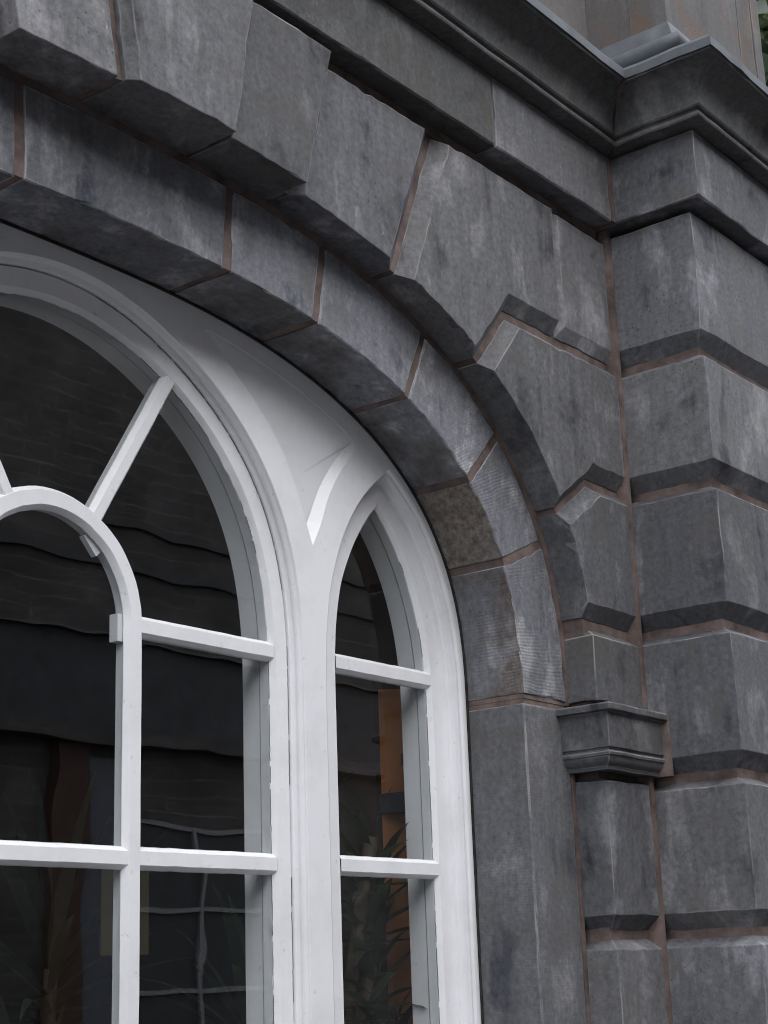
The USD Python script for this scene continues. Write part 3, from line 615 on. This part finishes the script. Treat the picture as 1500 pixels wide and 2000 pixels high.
# hairline cracks where the putty and the sash have shrunk away
def cracks(line, o0, o1, y, cover, seed):
    r_ = random.Random(seed); L = np.array(shapely.LineString(line).segmentize(0.012).coords); out = []; k = 0
    while k < len(L) - 4:
        n = r_.randint(4, 16)
        if r_.random() < cover and k + n < len(L):
            q = L[k:k + n] + rng.normal(0, 0.0005, (n, 2)); out.append(strip(q, [(o0, y), (o1 + r_.uniform(-0.0004, 0.0004), y)]))
        k += n
    return out
cr = cracks(OP[1:30], 0.0000, 0.0016, YG - 0.0010, 0.7, 1) + cracks(OP[29:75], 0.0, 0.0014, YG - 0.0010, 0.7, 2) + cracks(LPN[:42], 0.0, 0.0015, YG - 0.0010, 0.7, 3)
cr += cracks(np.vstack([SASH[1:75]]), -0.0012, 0.0004, YS - 0.0006, 0.75, 4)
obj('putty_crack', cr, CAULK, WIN, smooth=False, kind='stuff')
# glazing bars of the middle light
SC, SR, HW = (XW, 0.055), 0.2135, 0.0165
tt = np.linspace(0, math.pi, 41)
leg = np.vstack([[[XW + SR, ZB + 0.07]], [[XW + SR, z] for z in np.linspace(ZB + 0.1, 0.04, 40)], np.column_stack([XW + SR * np.cos(tt), 0.055 + SR * np.sin(tt)]), [[XW - SR, z] for z in np.linspace(0.04, ZB + 0.07, 41)]])
bar('arched_glazing_bar', leg, HW + 0.001)
for sg in (1, -1):
    p0 = np.array([XW + sg * (0.028 - XW), 0.255]); p1 = np.array([XW + sg * (0.250 - XW), 0.634])
    bar('glazing_bar', [p0, p1], 0.0140, dy=0.0009)
tz = [0.0545, -0.395, -0.845]
for z in tz:
    xr = 0.536
    if z < 0: bar('glazing_bar', [[XW - SR, z], [XW + SR, z]], 0.0160, dy=0.0011)
    for sg in (1, -1):
        bar('glazing_bar', [[XW + sg * (SR + 0.0), z], [XW + sg * (xr - XW), z]], 0.0165, dy=0.0007)
    for sg in (0, 1):
        L = np.array([[0.746, z + 0.004], [1.106, z + 0.004]])
        bar('glazing_bar', mir(L) if sg else L, 0.0165, dy=0.0007)
# little wooden catches on the inner side of the arched bar
c1 = [box(0.097, 0.112, YG + 0.003, YG + 0.026, 0.02, 0.075)]
obj('window_catch', c1, WHITE, WIN)
b_ = box(-0.010, 0.010, YG + 0.006, YG + 0.02, -0.024, 0.024); b_.apply_transform(trimesh.transformations.rotation_matrix(math.radians(-42), [0, 1, 0])); b_.apply_translation((0.033, 0, 0.205))
obj('window_catch', b_, WHITE, WIN)
# panes: each its own sheet between the bars
main_op = Polygon(OP).buffer(0.004)
bars_l = [shapely.LineString(leg).buffer(0.004)] + [shapely.LineString([(XW + sg * (0.030 - XW), 0.260), (XW + sg * (0.28 - XW), 0.686)]).buffer(0.003) for sg in (1, -1)]
bars_l += [shapely.LineString([(-1, z), (0.7, z)]).buffer(0.003) for z in tz[1:]]
sides = shapely.LineString([(-1, tz[0]), (1, tz[0])]).buffer(0.003) - Polygon(np.vstack([leg])).buffer(0)
fanless = shapely.unary_union([b - (Polygon(leg).buffer(0) if k in (1, 2) else Polygon()) for k, b in enumerate(bars_l)] + [sides])
def panes(poly):
    for gpoly in getattr(poly, 'geoms', [poly]):
        if gpoly.area < 2e-4: continue
        p = gpoly.simplify(0.0006); v, f = trimesh.creation.triangulate_polygon(p, engine='earcut')
        m = trimesh.Trimesh(np.column_stack([v[:, 0], np.full(len(v), YG), v[:, 1]]), f, process=False)
        ang = rng.normal(0, 0.004, 2); c = m.vertices.mean(0); vv = m.vertices.copy(); vv[:, 1] += (vv[:, 0] - c[0]) * ang[0] * 0.4 + (vv[:, 2] - c[2]) * ang[1] * 0.4
        obj('pane', trimesh.Trimesh(vv, m.faces, process=False), GLASS, WIN, smooth=False)
panes(main_op - fanless)
lp = Polygon(LPN).buffer(0.004) - shapely.unary_union([shapely.box(0.6, z + 0.001, 1.3, z + 0.007) for z in tz])
panes(lp); panes(Polygon(mir(np.array(LPN))).buffer(0.004) - shapely.unary_union([shapely.box(-1.6, z + 0.001, -0.6, z + 0.007) for z in tz]))
# inner lining behind the glass
lin = Polygon(np.vstack([[[2 * XM - 1.3, ZB - 0.03], [1.3, ZB - 0.03]], full(0.02)])).buffer(0) - Polygon(OP).buffer(0.002) - Polygon(LPN).buffer(0.002) - mirP(LPN).buffer(0.002)
obj('inner_lining', plate(lin, YG + 0.030, 0.292), WHITE, WIN, label='inner frame lining seen through the glass')
obj('sill', box(2 * XM - 1.197, 1.197, 0.05, 0.30, ZB - 0.10, ZB - 0.004), S_JAMB, WIN)
obj('stone', box(2 * XM - 1.197, 1.197, 0.12, 0.30, GZ, ZB - 0.102), S_WALL, wall)
# dark uneven gap between frame and stone
obj('gap_filler', strip(np.vstack([[[1.2, ZB]], full(0.0), [[2 * XM - 1.2, ZB]]]), [(-0.001, D1 - 0.003), (0.0045, D1 - 0.004), (0.0052, D1 + 0.02)]), CAULK, WIN)
#REST
# ------------------------------------------------------------------ room behind the window
room = holder('interior_room', HOUSE, label='dim room behind the window with an orange side wall')
FLZ = -1.75
obj('floor', box(-3.0, 2.70, 0.31, 6.5, FLZ - 0.05, FLZ), BROWNW, room)
obj('ceiling', box(-3.0, 2.70, 0.31, 6.5, 0.98, 1.03), DARKROOM, room)
obj('back_wall', box(-3.0, 2.70, 6.4, 6.5, FLZ, 0.98), DARKROOM, room)
obj('left_wall', box(-3.0, -2.95, 0.31, 6.4, FLZ, 0.98), DARKROOM, room)
obj('side_wall', box(2.62, 2.70, 0.31, 6.4, FLZ, 0.98), DARKROOM, room)
obj('front_wall_lining', plate(shapely.box(-3.0, FLZ, 2.7, 0.98) - Polygon(np.vstack([[[2 * XM - 1.21, ZB - 0.03], [1.21, ZB - 0.03]], full(0.012)])).buffer(0), 0.296, 0.31), DARKROOM, room)
obj('orange_wall', loft([(1.50, 0.312), (1.30, 0.520), (1.56, 0.520), (1.56, 0.312)][::-1], [(0, 0)] * 4, [(FLZ, 0), (0.10, 0)], jit=0), ORANGE, room, label='bright orange splayed wall beside the right side light')
obj('wall_bracket', [box(1.31, 1.40, 0.43, 0.46, -0.105, -0.075), box(1.34, 1.40, 0.435, 0.455, -0.21, -0.10), box(1.29, 1.40, 0.43, 0.519, -0.225, -0.175)], GREYW, room)
obj('brown_pilaster', box(1.285, 1.56, 0.524, 0.75, FLZ, 0.98), BROWNW, room)

# ------------------------------------------------------------------ plants indoors
def leaf_blade(base, az, el, L, w, droop):
    k = 7; pts = []
    for i in range(k + 1):
        t = i / k; e = el - droop * t * t
        pts.append((t, e))
    p = np.array(base, float); V = []; d0 = np.array([math.sin(az), math.cos(az), 0]); side = np.array([math.cos(az), -math.sin(az), 0])
    for i, (t, e) in enumerate(pts):
        hw = w * (0.35 + 0.65 * math.sin(min(1, t * 1.6) * math.pi / 2)) * (1 - t ** 2.2)
        fold = np.array([0, 0, 1]) * hw * 0.35
        V += [p - side * hw + fold, p.copy(), p + side * hw + fold]
        p = p + (d0 * math.cos(e) + np.array([0, 0, 1]) * math.sin(e)) * L / k
    F = []
    for i in range(k):
        a = i * 3
        for j in (0, 1): F += [(a + j, a + j + 1, a + j + 4), (a + j, a + j + 4, a + j + 3)]
    return trimesh.Trimesh(np.array(V), np.array(F), process=False)
def yucca(loc, heads, label, seed):
    r = random.Random(seed)
    root = holder('yucca_plant', loc=None, label=label, cat='plant')
    x, y = loc
    pot = trimesh.creation.revolve([(0, 0), (0.13, 0), (0.17, 0.28), (0.18, 0.30), (0.155, 0.30), (0.15, 0.26), (0, 0.26)], sections=24); pot.apply_translation((x, y, FLZ + 0.002))
    obj('pot', pot, GREYW, root)
    for hx, hy, hz, n, L in heads:
        m = trimesh.creation.cylinder(0.018, segment=[(x + (hx - x) * 0.2, y + (hy - y) * 0.2, FLZ + 0.25), (hx, hy, hz)], sections=8)
        obj('stem', m, BARK, root)
        for i in range(n):
            t = i / n; az = i * 2.4 + r.uniform(-.2, .2); el = 1.35 - 1.5 * t + r.uniform(-.15, .15)
            obj('leaf', leaf_blade((hx, hy, hz - 0.16 * t), az, el, L * r.uniform(0.8, 1.1), 0.024 * r.uniform(0.8, 1.2), r.uniform(0.2, 1.0)), LEAF, root)
yucca((1.00, 0.66), [(1.14, 0.44, -0.42, 22, 0.24), (1.02, 0.50, -0.16, 9, 0.18), (1.12, 0.43, -0.60, 22, 0.20), (1.17, 0.42, -0.80, 22, 0.20), (1.10, 0.40, -0.30, 8, 0.16), (0.98, 0.70, -0.70, 22, 0.36), (1.10, 0.54, -0.62, 18, 0.22)], 'dark spiky yucca behind the right side light in front of the orange wall', 5)
yucca((0.62, 1.05), [(0.70, 1.10, -0.56, 24, 0.50), (0.55, 1.00, -1.00, 20, 0.45)], 'dark spiky yucca deeper in the room behind the middle light', 6)
card = box(-0.060, 0.060, -0.004, 0.004, -0.105, 0.105); card.apply_transform(trimesh.transformations.rotation_matrix(math.radians(-20), [0, 0, 1])); card.apply_translation((0.665, 0.80, -0.455))
obj('yellow_notice', card, YELLOW, label='dim yellow card hanging indoors behind the long upright bar of the middle light', cat='notice')

# ------------------------------------------------------------------ street
obj('road', box(-60, 60, -60, 60, GZ - 0.5, GZ - 0.14), ASPHALT, label='grey asphalt street', kind='structure')
obj('pavement', box(-60, 60, -2.6, 0.25, GZ - 0.14, GZ - 0.004), PAVING, label='grey paved footway in front of the house', kind='structure')
obj('pavement', box(-60, 60, -9.0, -7.2, GZ - 0.14, GZ - 0.004), PAVING, label='grey paved footway across the street', kind='structure')

# ------------------------------------------------------------------ houses across the street, seen only as reflections in the panes
OPP = usdkit.material(stage, '/World/Looks/dull_brick_wall', {'g': ('geometry', {}), 'sx': ('separate_xyz', {}), 'cx': ('combine_xyz', {}), 'b': ('brick_texture', {'scale': 1.0, 'brick_width': 0.42, 'row_height': 0.16, 'mortar_size': 0.008, 'color1': (0.085, 0.081, 0.078), 'color2': (0.062, 0.060, 0.059), 'mortar': (0.12, 0.115, 0.11)}), 'n': ('noise_texture', {'scale': 1.6, 'detail': 6.0}), 'r': ('rgb_ramp', {'ramp': [(0.3, (0.6, 0.6, 0.6)), (0.7, (1.35, 1.35, 1.35))]}), 'm': ('mix_color', {'blend_type': 'multiply', 'fac': 1.0, 'use_clamp': False}), 'p': ('principled_bsdf', {'roughness': 0.85})},
    [('g.position', 'sx.vector'), ('sx.x', 'cx.x'), ('sx.z', 'cx.y'), ('cx.vector', 'b.vector'), ('g.position', 'n.vector'), ('n.fac', 'r.fac'), ('b.color', 'm.a'), ('r.color', 'm.b'), ('m.result', 'p.base_color')], surface='p.BSDF')
OPPD = plain('dark_slate_shopfront', (0.055, 0.057, 0.062), 0.6, 0.3, 0.25)
OPPR = plain('red_brown_brick', (0.085, 0.052, 0.043), 0.85, 0.2, 0.25, 12)
OPPW = plain('white_joinery', (0.24, 0.245, 0.25), 0.5, 0.4, 0.05)
op = holder('terraced_house', label='grey terraced house with a dark shopfront across the street', cat='house')
obj('wall', box(-22, 34, -16, -9.0, GZ, 5.9), OPP, op)
obj('roof', trimesh.Trimesh(np.array([[-22.3, -8.7, 5.9], [34.3, -8.7, 5.9], [34.3, -16, 5.9], [-22.3, -16, 5.9], [-22.3, -12.4, 6.9], [34.3, -12.4, 6.9]]), np.array([[0, 1, 5], [0, 5, 4], [2, 3, 4], [2, 4, 5], [0, 4, 3], [1, 2, 5], [0, 3, 2], [0, 2, 1]]), process=False), OPPD, op, smooth=False)
obj('string_course', [box(-22, 34, -8.86, -9.0, 2.55, 2.72), box(-22, 34, -8.80, -9.0, 1.55, 1.68), box(-22, 34, -8.90, -9.0, 5.7, 5.9)], OPP, op)
obj('string_course', box(-22, 34, -8.95, -9.0, 3.30, 3.36), OPPD, op); obj('string_course', box(-22, 34, -8.95, -9.0, 3.72, 3.76), OPPD, op)
obj('fascia', box(5.5, 13.0, -8.93, -9.0, 1.68, 2.55), OPPD, op)
for x0, x1 in ((7.75, 8.15), (11.2, 11.6), (6.0, 6.4)): obj('pilaster', box(x0, x1, -8.9, -9.0, GZ, 1.55), OPPR, op)
obj('door', box(8.2, 8.65, -8.97, -9.0, GZ, 1.45), GREYW, op)
OPPG = plain('dull_grey_joinery', (0.10, 0.10, 0.10), 0.5, 0.3, 0.05)
def opp_win(x0, x1, z0, z1, nx, nz, bm=None):
    bm = bm or OPPW
    obj('window', box(x0, x1, -8.985, -9.0, z0, z1), OPPD, op)
    w = holder('window_bars', op)
    for i in range(nx + 1):
        x = x0 + (x1 - x0) * i / nx; obj('glazing_bar', box(x - 0.024, x + 0.024, -8.95, -8.985, z0, z1), bm, w)
    for i in range(nz + 1):
        z = z0 + (z1 - z0) * i / nz; obj('glazing_bar', box(x0, x1, -8.955, -8.985, z - 0.024, z + 0.024), bm, w)
opp_win(8.75, 10.75, -1.42, 0.82, 2, 3)

# ------------------------------------------------------------------ tree beyond the end of the house
r = random.Random(21)
tree = holder('dark_tree', label='dark leafy tree behind the right end of the upper wall', cat='tree')
TX, TY = 8.9, 2.9
def limb(a, b, ra, rb):
    a, b = np.array(a, float), np.array(b, float); d = b - a; L = np.linalg.norm(d)
    c = trimesh.creation.cone(1, 1, sections=8)
    pts = [(ra, 0), (rb, L)]
    m = trimesh.creation.revolve([(0, 0), (ra, 0), (rb, L), (0, L)], sections=9); m.apply_transform(trimesh.geometry.align_vectors([0, 0, 1], d / L)); m.apply_translation(a); return m
obj('trunk', [limb((TX, TY, GZ - 0.1), (TX + 0.1, TY, 2.0), 0.28, 0.2), limb((TX + 0.1, TY, 2.0), (TX - 1.2, TY - 0.4, 4.6), 0.15, 0.06), limb((TX + 0.1, TY, 2.0), (TX + 1.0, TY + 0.5, 5.0), 0.15, 0.06), limb((TX + 0.1, TY, 1.9), (TX - 1.4, TY + 0.2, 3.4), 0.11, 0.04)], BARK, tree)
V, F = [], []
for c in range(46):
    while True:
        q = np.array([r.uniform(-1, 1) for _ in range(3)])
        if 0.15 < q @ q < 1: break
    cc = np.array([TX, TY, 6.3]) + q * [2.6, 2.2, 3.0]; rad = r.uniform(0.5, 0.95)
    for k in range(330):
        d = rng.normal(0, 1, 3); d *= rad * rng.uniform(0.4, 1.0) / np.linalg.norm(d); p = cc + d
        u = rng.normal(0, 1, 3); u /= np.linalg.norm(u); w = np.cross(u, rng.normal(0, 1, 3)); w /= np.linalg.norm(w); s = rng.uniform(0.08, 0.14)
        n0 = len(V); V += [p - u * s, p + w * s * 0.5, p + u * s, p - w * s * 0.5]; F += [(n0, n0 + 1, n0 + 2), (n0, n0 + 2, n0 + 3)]
obj('crown', trimesh.Trimesh(np.array(V), np.array(F), process=False), LEAF, tree, smooth=False)
